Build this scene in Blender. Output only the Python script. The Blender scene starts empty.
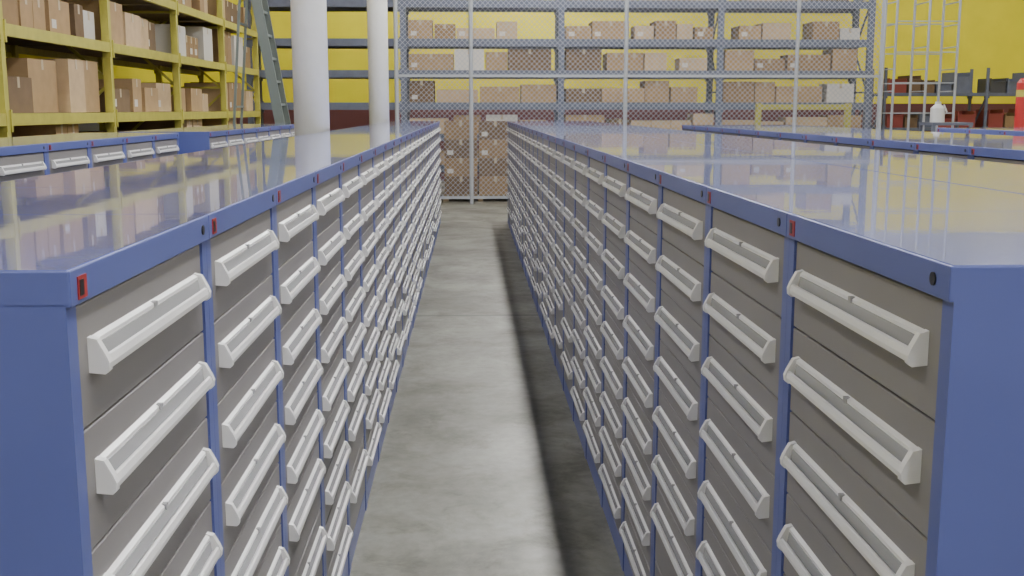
import bpy, bmesh, math, random
from mathutils import Vector, Matrix
random.seed(7)
S = bpy.context.scene

# ---------------------------------------------------------------- materials
def mat(name, col, rough=0.5, metal=0.0, noise=0.0, nscale=8.0, bump=0.0, coat=0.0, emit=0.0, spec=0.5):
    m = bpy.data.materials.new(name); m.use_nodes = True
    nt = m.node_tree; b = nt.nodes['Principled BSDF']
    b.inputs['Base Color'].default_value = (*col, 1)
    b.inputs['Roughness'].default_value = rough
    b.inputs['Metallic'].default_value = metal
    b.inputs['Specular IOR Level'].default_value = spec
    b.inputs['Coat Weight'].default_value = coat
    b.inputs['Coat Roughness'].default_value = 0.025
    if emit:
        b.inputs['Emission Color'].default_value = (1.0, 0.985, 0.955, 1)
        b.inputs['Emission Strength'].default_value = emit
    if noise or bump:
        geo = nt.nodes.new('ShaderNodeNewGeometry')
        n = nt.nodes.new('ShaderNodeTexNoise'); n.inputs['Scale'].default_value = nscale
        n.inputs['Detail'].default_value = 5
        nt.links.new(geo.outputs['Position'], n.inputs['Vector'])
        if noise:
            r = nt.nodes.new('ShaderNodeValToRGB')
            r.color_ramp.elements[0].position = 0.3; r.color_ramp.elements[1].position = 0.7
            r.color_ramp.elements[0].color = (*[c*(1-noise) for c in col], 1)
            r.color_ramp.elements[1].color = (*[min(1, c*(1+noise)) for c in col], 1)
            nt.links.new(n.outputs['Fac'], r.inputs['Fac'])
            nt.links.new(r.outputs['Color'], b.inputs['Base Color'])
        if bump:
            bp = nt.nodes.new('ShaderNodeBump'); bp.inputs['Strength'].default_value = bump
            bp.inputs['Distance'].default_value = 0.01
            nt.links.new(n.outputs['Fac'], bp.inputs['Height'])
            nt.links.new(bp.outputs['Normal'], b.inputs['Normal'])
            nt.links.new(bp.outputs['Normal'], b.inputs['Coat Normal'])
    return m

M_BLUE = mat('blue_enamel', (0.088, 0.112, 0.33), 0.36, noise=0.05, nscale=3)
M_TOP  = mat('blue_gloss_top', (0.14, 0.17, 0.43), 0.15, noise=0.15, nscale=3.5, bump=0.03, coat=0.8, spec=0.5)
M_GREY = mat('drawer_grey', (0.215, 0.203, 0.203), 0.42, noise=0.05, nscale=4)
M_GAP  = mat('drawer_gap', (0.02, 0.02, 0.025), 0.8)
M_HAND = mat('handle_white', (0.72, 0.715, 0.72), 0.33)
M_LABEL= mat('label_strip', (0.32, 0.32, 0.33), 0.25)
M_RED  = mat('red_tag', (0.33, 0.03, 0.03), 0.4)
M_LOCK = mat('lock_dark', (0.04, 0.04, 0.045), 0.3, metal=0.6)
M_YEL  = mat('rack_yellow', (0.44, 0.40, 0.07), 0.5, noise=0.1)
M_RACK = mat('rack_slate', (0.12, 0.135, 0.19), 0.5, noise=0.1)
M_DECK = mat('deck_wood', (0.20, 0.15, 0.09), 0.8, noise=0.2)
M_C = [mat('cardboard_a', (0.38, 0.25, 0.125), 0.85, noise=0.08), mat('cardboard_b', (0.29, 0.185, 0.09), 0.85, noise=0.08),
       mat('cardboard_c', (0.50, 0.36, 0.21), 0.85, noise=0.08), mat('cardboard_d', (0.17, 0.11, 0.06), 0.85, noise=0.1)]
M_TAPE = mat('box_tape', (0.46, 0.37, 0.24), 0.35)
M_WHITEBOX = mat('box_white', (0.60, 0.57, 0.52), 0.7)
M_GALV = mat('galvanised', (0.38, 0.40, 0.44), 0.45, metal=0.2)
M_LADDER = mat('ladder_grey', (0.15, 0.18, 0.17), 0.5)
M_WIRE = mat('fence_wire', (0.40, 0.43, 0.50), 0.5, metal=0.1)
M_PILLAR = mat('pillar_cream', (0.92, 0.92, 0.87), 0.5, noise=0.02)
M_YWALL = mat('wall_yellow', (0.88, 0.77, 0.03), 0.7, noise=0.05, nscale=1.5)
M_WHITE = mat('paint_white', (0.42, 0.44, 0.50), 0.7)
M_FWALL = mat('paint_bright', (0.60, 0.60, 0.60), 0.7)
M_CEIL = mat('ceiling_grey', (0.24, 0.26, 0.32), 0.7)
M_RWALL = mat('wall_red', (0.15, 0.05, 0.05), 0.6)
M_BINR = mat('bin_red', (0.26, 0.05, 0.045), 0.45)
M_BIND = mat('bin_dark', (0.06, 0.06, 0.07), 0.5)
M_LAMP = mat('lamp_tube', (0.9, 0.9, 0.9), 0.5, emit=72)
M_LAMP2 = mat('lamp_tube_side', (0.9, 0.9, 0.9), 0.5, emit=50)
M_JUG = mat('jug_plastic', (0.6, 0.6, 0.6), 0.35)
M_POST = mat('bollard_red', (0.45, 0.03, 0.03), 0.4)

def floor_mat():
    m = bpy.data.materials.new('concrete_floor'); m.use_nodes = True
    nt = m.node_tree; N = nt.nodes; L = nt.links; b = N['Principled BSDF']
    geo = N.new('ShaderNodeNewGeometry')
    def noise(scale, detail, rough=.5, dist=0):
        n=N.new('ShaderNodeTexNoise'); n.inputs['Scale'].default_value=scale; n.inputs['Detail'].default_value=detail
        n.inputs['Roughness'].default_value=rough; n.inputs['Distortion'].default_value=dist
        L.new(geo.outputs['Position'], n.inputs['Vector']); return n
    def ramp(n, p0, c0, p1, c1):
        r=N.new('ShaderNodeValToRGB'); e=r.color_ramp.elements; e[0].position=p0; e[1].position=p1; e[0].color=(*c0,1); e[1].color=(*c1,1)
        L.new(n.outputs['Fac'], r.inputs['Fac']); return r
    def mul(a, bb):
        mx=N.new('ShaderNodeMix'); mx.data_type='RGBA'; mx.blend_type='MULTIPLY'; mx.inputs[0].default_value=1
        L.new(a, mx.inputs[6]); L.new(bb, mx.inputs[7]); return mx.outputs[2]
    n1=noise(1.5,9,.7,.4); n2=noise(16,6,.6); n3=noise(3.0,8,.78,.6); n4=noise(.9,4,.5,0)
    r1=ramp(n1,.36,(.145,.142,.115),.64,(.25,.247,.215))
    r2=ramp(n2,.35,(.80,.80,.80),.6,(1,1,1))
    r3=ramp(n3,.34,(.58,.55,.48),.49,(1,1,1))
    r4=ramp(n4,.38,(.72,.71,.68),.56,(1,1,1))
    o=mul(mul(mul(r1.outputs[0], r2.outputs[0]), r3.outputs[0]), r4.outputs[0])
    sep = N.new('ShaderNodeSeparateXYZ'); L.new(geo.outputs['Position'], sep.inputs[0])
    pp = N.new('ShaderNodeMath'); pp.operation = 'PINGPONG'; pp.inputs[1].default_value = 4.45
    L.new(sep.outputs['Y'], pp.inputs[0])
    lt = N.new('ShaderNodeMath'); lt.operation = 'LESS_THAN'; lt.inputs[1].default_value = 0.02
    L.new(pp.outputs[0], lt.inputs[0])
    mx2 = N.new('ShaderNodeMix'); mx2.data_type = 'RGBA'
    L.new(lt.outputs[0], mx2.inputs[0]); L.new(o, mx2.inputs[6]); mx2.inputs[7].default_value = (.05, .05, .045, 1)
    L.new(mx2.outputs[2], b.inputs['Base Color'])
    rr=N.new('ShaderNodeMapRange'); L.new(n1.outputs['Fac'],rr.inputs[0]); rr.inputs[1].default_value=.3; rr.inputs[2].default_value=.7; rr.inputs[3].default_value=.5; rr.inputs[4].default_value=.34
    L.new(rr.outputs[0], b.inputs['Roughness'])
    bp = N.new('ShaderNodeBump'); bp.inputs['Strength'].default_value = .08; bp.inputs['Distance'].default_value = .01
    L.new(n2.outputs['Fac'], bp.inputs['Height']); L.new(bp.outputs['Normal'], b.inputs['Normal'])
    return m
M_FLOOR = floor_mat()

# ---------------------------------------------------------------- mesh builder
class MB:
    def __init__(s): s.v=[]; s.f=[]; s.m=[]; s.mats=[]
    def mi(s, m):
        if m not in s.mats: s.mats.append(m)
        return s.mats.index(m)
    def add(s, vs, fs, m):
        o=len(s.v); s.v+= [tuple(v) for v in vs]; k=s.mi(m)
        for f in fs: s.f.append([i+o for i in f]); s.m.append(k)
    def box(s, x0,x1,y0,y1,z0,z1,m, M=None, bev=0):
        if bev:
            bm=bmesh.new(); bmesh.ops.create_cube(bm,size=1)
            for v in bm.verts: v.co=Vector((x0+(v.co.x+.5)*(x1-x0), y0+(v.co.y+.5)*(y1-y0), z0+(v.co.z+.5)*(z1-z0)))
            bmesh.ops.bevel(bm,geom=bm.edges[:],offset=bev,segments=2,affect='EDGES',profile=.5)
            bm.verts.ensure_lookup_table(); bm.verts.index_update()
            vs=[v.co.copy() for v in bm.verts]; fs=[[v.index for v in f.verts] for f in bm.faces]; bm.free()
        else:
            vs=[Vector(p) for p in ((x0,y0,z0),(x1,y0,z0),(x1,y1,z0),(x0,y1,z0),(x0,y0,z1),(x1,y0,z1),(x1,y1,z1),(x0,y1,z1))]
            fs=[(0,3,2,1),(4,5,6,7),(0,1,5,4),(1,2,6,5),(2,3,7,6),(3,0,4,7)]
        if M: vs=[M@v for v in vs]
        s.add(vs,fs,m)
    def bar(s, a, b, w, d, m):
        a=Vector(a); b=Vector(b); D=b-a; q=D.to_track_quat('Z','Y').to_matrix().to_4x4()
        s.box(-w/2,w/2,-d/2,d/2,0,D.length,m,Matrix.Translation(a)@q)
    def cyl(s, c, r, z0, z1, m, n=20, r2=None):
        r2=r if r2 is None else r2
        vs=[(c[0]+r*math.cos(2*math.pi*i/n),c[1]+r*math.sin(2*math.pi*i/n),z0) for i in range(n)]
        vs+=[(c[0]+r2*math.cos(2*math.pi*i/n),c[1]+r2*math.sin(2*math.pi*i/n),z1) for i in range(n)]
        fs=[(i,(i+1)%n,n+(i+1)%n,n+i) for i in range(n)]+[tuple(range(n-1,-1,-1)),tuple(range(n,2*n))]
        s.add(vs,fs,m)
    def prism_y(s, prof, y0, y1, m):
        n=len(prof)
        vs=[(p[0],y0,p[1]) for p in prof]+[(p[0],y1,p[1]) for p in prof]
        fs=[(i,(i+1)%n,n+(i+1)%n,n+i) for i in range(n)]+[tuple(range(n-1,-1,-1)),tuple(range(n,2*n))]
        s.add(vs,fs,m)
    def mesh(s, name):
        me=bpy.data.meshes.new(name); me.from_pydata(s.v,[],s.f)
        for m in s.mats: me.materials.append(m)
        me.polygons.foreach_set('material_index', s.m)
        me.update()
        bm=bmesh.new(); bm.from_mesh(me); bmesh.ops.recalc_face_normals(bm,faces=bm.faces); bm.to_mesh(me); bm.free()
        return me
def put(name, me, loc=(0,0,0), rz=0):
    if isinstance(me, MB): me=me.mesh(name)
    o=bpy.data.objects.new(name, me); S.collection.objects.link(o)
    o.location=loc; o.rotation_euler=(0,0,rz); return o

# ---------------------------------------------------------------- cabinets
H=1.5; PITCH=0.655; W=0.6542
def cabinet(depth, hs):
    b=MB(); st=0.030
    b.box(-depth,0,0,st,0.0,1.462,M_BLUE); b.box(-depth,0,W-st,W,0.0,1.462,M_BLUE)
    b.box(-depth,-depth+.01,st,W-st,0,1.462,M_BLUE)
    b.box(-depth+.01,-0.004,st,W-st,0.0,0.085,M_BLUE)
    b.box(-depth+.01,-.024,st,W-st,.085,1.458,M_GAP)
    b.box(-depth,0.006,0,W,1.458,1.5,M_BLUE,bev=.002)
    b.box(-depth+.003,0.003,.001,W-.001,1.4985,1.5012,M_TOP)
    b.box(.006,.0075,.022,.050,1.464,1.490,M_RED)
    b.box(.006,.0082,.026,.038,1.468,1.486,M_LOCK)
    n=16; c=(W-.045,1.479)
    prof=[(c[0]+.008*math.cos(2*math.pi*i/n),c[1]+.008*math.sin(2*math.pi*i/n)) for i in range(n)]
    vs=[(.0055,p[0],p[1]) for p in prof]+[(.008,p[0],p[1]) for p in prof]
    b.add(vs,[(i,(i+1)%n,n+(i+1)%n,n+i) for i in range(n)]+[tuple(range(n,2*n))],M_LOCK)
    z=1.455; tot=z-.088; k=tot/sum(hs)
    for h in hs:
        h*=k; z1=z-.0015; z0=z-h+.0015
        b.box(-.022,-.003,st+.003,W-st-.003,z0,z1,M_GREY,bev=.002)
        zc=z1-.062; y0=st+.042; y1=W-st-.042
        b.prism_y([(-.003,zc-.018),(.003,zc-.018),(.003,zc+.015),(-.003,zc+.019)],y0,y1,M_HAND)
        b.prism_y([(.003,zc-.006),(.0075,zc-.008),(.0045,zc+.010),(.003,zc+.010)],y0+.012,y1-.012,M_LABEL)
        b.prism_y([(-.003,zc-.021),(.014,zc-.023),(.0185,zc-.020),(.0195,zc-.013),(.0175,zc-.004),(.0135,zc-.003),(.0125,zc-.008),(.003,zc-.012)],y0+.004,y1-.004,M_HAND)
        cap=[(-.003,zc-.023),(.016,zc-.025),(.0205,zc-.021),(.0215,zc-.011),(.018,zc-.002),(.008,zc+.017),(-.003,zc+.020)]
        b.prism_y(cap,y0-.004,y0+.008,M_HAND); b.prism_y(cap,y1-.008,y1+.004,M_HAND)
        b.box(-.003,.006,(y0+y1)/2-.005,(y0+y1)/2+.005,zc+.009,zc+.018,M_LABEL)
        z-=h
    return b.mesh('drawer_cabinet')
VA=[[1]*7+[1.1]*2,[1]*7+[1.1]*2,[1]*5+[1.4]*3,[1]*6+[1.6]*2]
deepL=[cabinet(.69,h) for h in VA]; deepR=[cabinet(.598,h) for h in VA]
def row(xf, y0, n, side, lib, z=0):
    for i in range(n):
        me=lib[0] if i<2 else random.choice(lib)
        if side>0: put('drawer_cabinet',me,(xf,y0+i*PITCH,z),0)
        else: put('drawer_cabinet',me,(xf,y0+i*PITCH+W,z),math.pi)
AL,AR=.448,.550
row(-AL,1.215,23,+1,deepL)
row(AR,1.215,23,-1,deepR)
row(AR+1.198,1.215,23,+1,deepR)
row(-2.2,.6,12,+1,deepL)
row(-2.04,8.75,7,+1,deepL)
row(2.38,.6,18,-1,deepR)
row(2.38+1.198,.6,18,+1,deepR)
row(4.45,.6,15,-1,deepR)
row(4.45+1.198,.6,15,+1,deepR)

# ---------------------------------------------------------------- room
def plane_box(name,x0,x1,y0,y1,z0,z1,m):
    b=MB(); b.box(x0,x1,y0,y1,z0,z1,m); return put(name,b)
XL,XR,YB,YF,ZC=-6.2,14.0,-5.0,26.0,7.0
plane_box('floor',XL,XR,YB,YF,-.1,0,M_FLOOR)
plane_box('ceiling',XL,XR,YB,YF,ZC,ZC+.1,M_CEIL)
def wall(name,x0,x1,y0,y1,red=True,yt=4.25):
    b=MB(); zr=1.80
    b.box(x0,x1,y0,y1,0,zr,M_RWALL if red else M_WHITE); b.box(x0,x1,y0,y1,zr,yt,M_YWALL); b.box(x0,x1,y0,y1,yt,ZC,M_WHITE)
    put(name,b)
wall('wall_back',XL,XR,YF,YF+.1)
wall('wall_left',XL-.1,XL,YB,YF,False)
wall('wall_right',XR,XR+.1,YB,YF)
plane_box('wall_front',XL,XR,YB-.1,YB,0,ZC,M_FWALL)

for x,y in ((-1.285,9.1),(-1.287,15.85)):
    b=MB(); b.cyl((0,0),.142,.0,ZC-.03,M_PILLAR,40); b.box(-.2,.2,-.2,.2,ZC-.03,ZC,M_PILLAR)
    me=b.mesh('support_pillar')
    for p in me.polygons: p.use_smooth = len(p.vertices)==4 and abs(p.normal.z)<.1 and p.area>.1
    put('support_pillar',me,(x,y,0))

for lx,ys in ((1.35,range(-3,25,3)),(-3.2,range(-3,25,5)),(6.2,range(-3,25,4)),(11,range(-3,25,5))):
    for y in ys:
        b=MB()
        b.prism_y([(.16,.0),(.05,.12),(-.05,.12),(-.16,.0)],-1.2,1.2,M_WHITE)
        b.box(-.15,.15,-1.19,1.19,-.03,-.001,M_LAMP if lx==1.35 else M_LAMP2)
        b.bar((0,-.9,.1),(0,-.9,.6),.015,.015,M_GALV); b.bar((0,.9,.1),(0,.9,.6),.015,.015,M_GALV)
        put('ceiling_light',b,(lx,y,ZC-.6))

# ---------------------------------------------------------------- racks
def rack(posts, levels, depth, height, mu, mbm, pw=.08, bh=.10):
    b=MB()
    for x in posts:
        for y in (0,depth-pw):
            b.box(x-pw/2,x+pw/2,y,y+pw,0.01,height,mu); b.box(x-pw,x+pw,y-.02,y+pw+.02,0,.01,mu)
        z=.2; k=0
        while z+.9<height:
            a=(x,pw,z) ; c=(x,depth-pw,z+.8)
            if k%2: a=(x,depth-pw,z); c=(x,pw,z+.8)
            b.bar(a,c,.03,.03,mu); b.bar((x,pw,z),(x,depth-pw,z),.03,.03,mu); z+=.9; k+=1
    for i in range(len(posts)-1):
        for z in levels:
            for y in (-.01,depth-.04):
                b.box(posts[i]+pw/2,posts[i+1]-pw/2,y,y+.05,z-bh,z,mbm)
                b.box(posts[i]+pw/2-.005,posts[i]+pw/2+.02,y-.004,y+.054,z-bh-.05,z+.03,mbm)
                b.box(posts[i+1]-pw/2-.02,posts[i+1]-pw/2+.005,y-.004,y+.054,z-bh-.05,z+.03,mbm)
            b.box(posts[i]+pw/2,posts[i+1]-pw/2,.04,depth-.04,z-.03,z-.002,M_DECK)
    return b
def one_box(b,x0,x1,y0,y1,z0,z1,m):
    b.box(x0,x1,y0,y1,z0,z1,m)
    cx=(x0+x1)/2; t=.025
    b.box(cx-t,cx+t,y0-.002,y0,z1-.09,z1,M_TAPE); b.box(cx-t,cx+t,y0-.002,y1,z1,z1+.002,M_TAPE)
    if random.random()<.35: b.box(x0+.05,x0+.16,y0-.003,y0,z0+.06,z0+.14,M_WHITEBOX)
def fill(posts, levels, gap, depth, hmin, hmax, wmin, wmax, dens):
    b=MB()
    for i in range(len(posts)-1):
        for z in levels:
            x=posts[i]+.1
            while x<posts[i+1]-.15-wmin:
                w=random.uniform(wmin,wmax); w=min(w,posts[i+1]-.08-x)
                if random.random()<dens:
                    m=random.choice(M_C+[M_C[0],M_C[2]]);
                    if random.random()<.08: m=M_WHITEBOX
                    h=random.uniform(hmin,hmax); y=random.uniform(.02,.14); d=random.uniform(.5,depth-.25)
                    nrep=random.choice((1,1,2,3)) if w<.4 else 1
                    for r in range(nrep):
                        if x+w>posts[i+1]-.07: break
                        hh=h
                        if hh<gap*.4 and random.random()<.6:
                            one_box(b,x,x+w-.01,y,y+d,z+.003,z+hh,m); one_box(b,x+.01,x+w-.02,y+.01,y+d,z+hh+.005,z+2*hh,m)
                        else: one_box(b,x,x+w-.01,y,y+d,z+.003,z+hh,m)
                        x+=w
                    x+=random.choice((.01,.03,.1))
                else: x+=w*.7
    return b
pl=[3.75+2.72*i for i in range(7)]
LL=[.4,1.02,1.64,2.36,3.02,3.68,4.34]
put('pallet_rack',rack(pl,LL,1.05,5.5,M_YEL,M_YEL),(-3.75,0,0),math.pi/2)
put('cardboard_boxes',fill(pl,LL[1:],.6,1.05,.24,.54,.25,.7,.9),(-3.75,0,0),math.pi/2)
pb=[-4.2,-1.27,1.76,4.84,7.77]
LB=[.6,1.2,1.80,2.41,3.0,3.72,4.4]
put('pallet_rack',rack(pb,LB,1.0,5.2,M_RACK,M_RACK,.11,.14),(0,21.5,0))
fb=fill(pb[1:],LB[:4],.55,1.0,.22,.42,.3,.95,.92)
fb2=fill(pb[1:],LB[4:],.5,1.0,.18,.36,.3,.8,.75)
put('cardboard_boxes',fb,(0,21.5,0)); put('cardboard_boxes',fb2,(0,21.5,0))
pr=[8.4,10.5,12.6]; LR=[.5,1.3,2.0]
put('pallet_rack',rack(pr,LR,.8,2.5,M_RACK,M_RACK,.05,.06),(0,22.3,0))
b=MB()
for i in range(2):
    for z in LR:
        x=pr[i]+.08
        while x<pr[i+1]-.5:
            w=random.uniform(.24,.42); h=random.uniform(.22,.42); m=random.choice([M_BINR,M_BINR,M_BIND,M_RACK,M_C[3],M_C[1]])
            b.box(x,x+w,.05,.65,z+.002,z+.02,m); b.box(x,x+.02,.05,.65,z+.02,z+h,m); b.box(x+w-.02,x+w,.05,.65,z+.02,z+h,m)
            b.box(x+.02,x+w-.02,.05,.07,z+.02,z+h*.75,m); b.box(x+.02,x+w-.02,.63,.65,z+.02,z+h,m); b.box(x-.01,x+w+.01,.03,.05,z+h*.7,z+h*.78,m)
            x+=w+.04
put('storage_bins',b,(0,22.3,0))

# ---------------------------------------------------------------- chain link fence
FY=19.6; fx0,fx1=-1.28,7.3; fh=3.75
b=MB()
for x in (-1.28,.02,2.74,5.77,7.3):
    b.cyl((x,FY),.036,0,fh+.05,M_GALV,12); b.cyl((x,FY),.044,fh+.05,fh+.09,M_GALV,12,.015)
for z in (.12,2.25,fh-.06):
    for a,c in ((-1.28,.02),(.02,2.74),(2.74,5.77),(5.77,7.3)):
        b.bar((a+.03,FY,z),(c-.03,FY,z),.045,.045,M_GALV)
t=.0062; z0,z1=.14,fh-.06; hgt=z1-z0; k=fx0-hgt
while k<fx1:
    for sgn in (1,-1):
        s0=max(0,fx0-k); s1=min(hgt,fx1-k)
        if s1-s0>.05:
            if sgn>0: b.bar((k+s0,FY-.004,z0+s0),(k+s1,FY-.004,z0+s1),t,t,M_WIRE)
            else: b.bar((k+s0,FY+.004,z1-s0),(k+s1,FY+.004,z1-s1),t,t,M_WIRE)
    k+=.09
put('chain_link_fence',b)
b=MB()
for x in (5.4,7.1): b.box(x-.05,x+.05,-.05,.05,0,1.78,M_YEL)
b.box(5.35,7.15,-.08,-.05,1.66,1.76,M_YEL); b.box(5.35,7.15,-.08,-.05,.9,1.0,M_YEL)
put('guard_rail',b,(0,20.7,0))

b=MB(); z=0.12
b.box(-.75,.55,0,1,.09,.12,M_DECK)
for x in (-.75,-.12,.45): b.box(x,x+.1,0,1,0,.09,M_DECK)
for i in range(4):
    for x in (-.72,-.09): one_box(b,x,x+.60,.03+.01*i,.9,z,z+.33,M_C[3] if (i+int(x<-.5))%2 else M_C[1])
    z+=.335
put('cardboard_box_stack',b,(.25,20.2,0))

b=MB()
for x in (0,.6,1.15):
    for y in (0,.7): b.cyl((x,y),.024,.0,4.6,M_GALV,10)
    for z in [.4+.4*i for i in range(11)]: b.bar((x,0,z),(x,.7,z),.02,.02,M_GALV)
for y in (0,.7):
    for z in (.5,1.05,1.6,2.15,2.7,3.25,3.8): b.bar((0,y,z),(1.15,y,z),.02,.02,M_GALV)
put('scaffold_tower',b,(7.75,20.2,0))

b=MB()
f0=Vector((-2.16,0,0)); f1=Vector((-2.76,0,3.75)); r0=Vector((-3.10,0,0))
for y in (14.15,14.6):
    b.bar(f0+Vector((0,y,0)),f1+Vector((0,y,0)),.03,.12,M_LADDER)
    b.bar(r0+Vector((0,y,0)),f1+Vector((-.03,y,-.05)),.025,.03,M_LADDER)
for i in range(1,13):
    p=f0.lerp(f1,i/13); b.bar(p+Vector((0,14.15,0)),p+Vector((0,14.6,0)),.08,.03,M_LADDER)
for i in (2,5,8):
    p=r0.lerp(f1,i/11); b.bar(p+Vector((0,14.15,0)),p+Vector((0,14.6,0)),.025,.025,M_LADDER)
b.box(-2.87,-2.66,14.11,14.64,3.75,3.79,M_LADDER)
put('step_ladder',b)

b=MB(); b.cyl((0,0),.12,0,.24,M_JUG,20); b.cyl((0,0),.12,.24,.31,M_JUG,20,.045); b.cyl((0,0),.05,.31,.35,M_JUG,16)
b.bar((.06,-.10,.30),(.12,-.10,.17),.02,.02,M_JUG)
put('plastic_jug',b,(8.05,18.9,1.45))
b=MB(); b.box(-.35,.35,-.3,.3,1.4,1.45,M_RACK)
for x in (-.32,.32):
    for y in (-.27,.27): b.box(x-.025,x+.025,y-.025,y+.025,0,1.4,M_RACK)
b.box(-.29,.29,-.27,.27,.4,.43,M_RACK); b.box(-.29,.29,-.27,.27,.9,.93,M_RACK)
put('utility_cart',b,(8.2,18.9,0))
b=MB(); b.box(-.18,.18,-.18,.18,0,.02,M_POST); b.cyl((0,0),.09,.02,2.05,M_POST,24); b.cyl((0,0),.09,2.05,2.12,M_POST,24,.04)
b.cyl((0,0),.093,1.85,1.95,M_YEL,24)
put('safety_bollard',b,(8.06,16.0,0))

# ---------------------------------------------------------------- world, camera
w=bpy.data.worlds.new('World'); S.world=w; w.use_nodes=True
w.node_tree.nodes['Background'].inputs[0].default_value=(.6,.65,.75,1); w.node_tree.nodes['Background'].inputs[1].default_value=.3
F=1100.; th=math.atan(179/F); ps=math.atan(42/F*math.cos(th))
cd=bpy.data.cameras.new('camera'); cam=bpy.data.objects.new('camera',cd); S.collection.objects.link(cam)
cd.lens=F*36/1024; cd.sensor_width=36; cd.clip_start=.02; cd.clip_end=200
cam.location=(0,0,1.676); cam.rotation_euler=(math.pi/2-th,0,-ps)
S.camera=cam
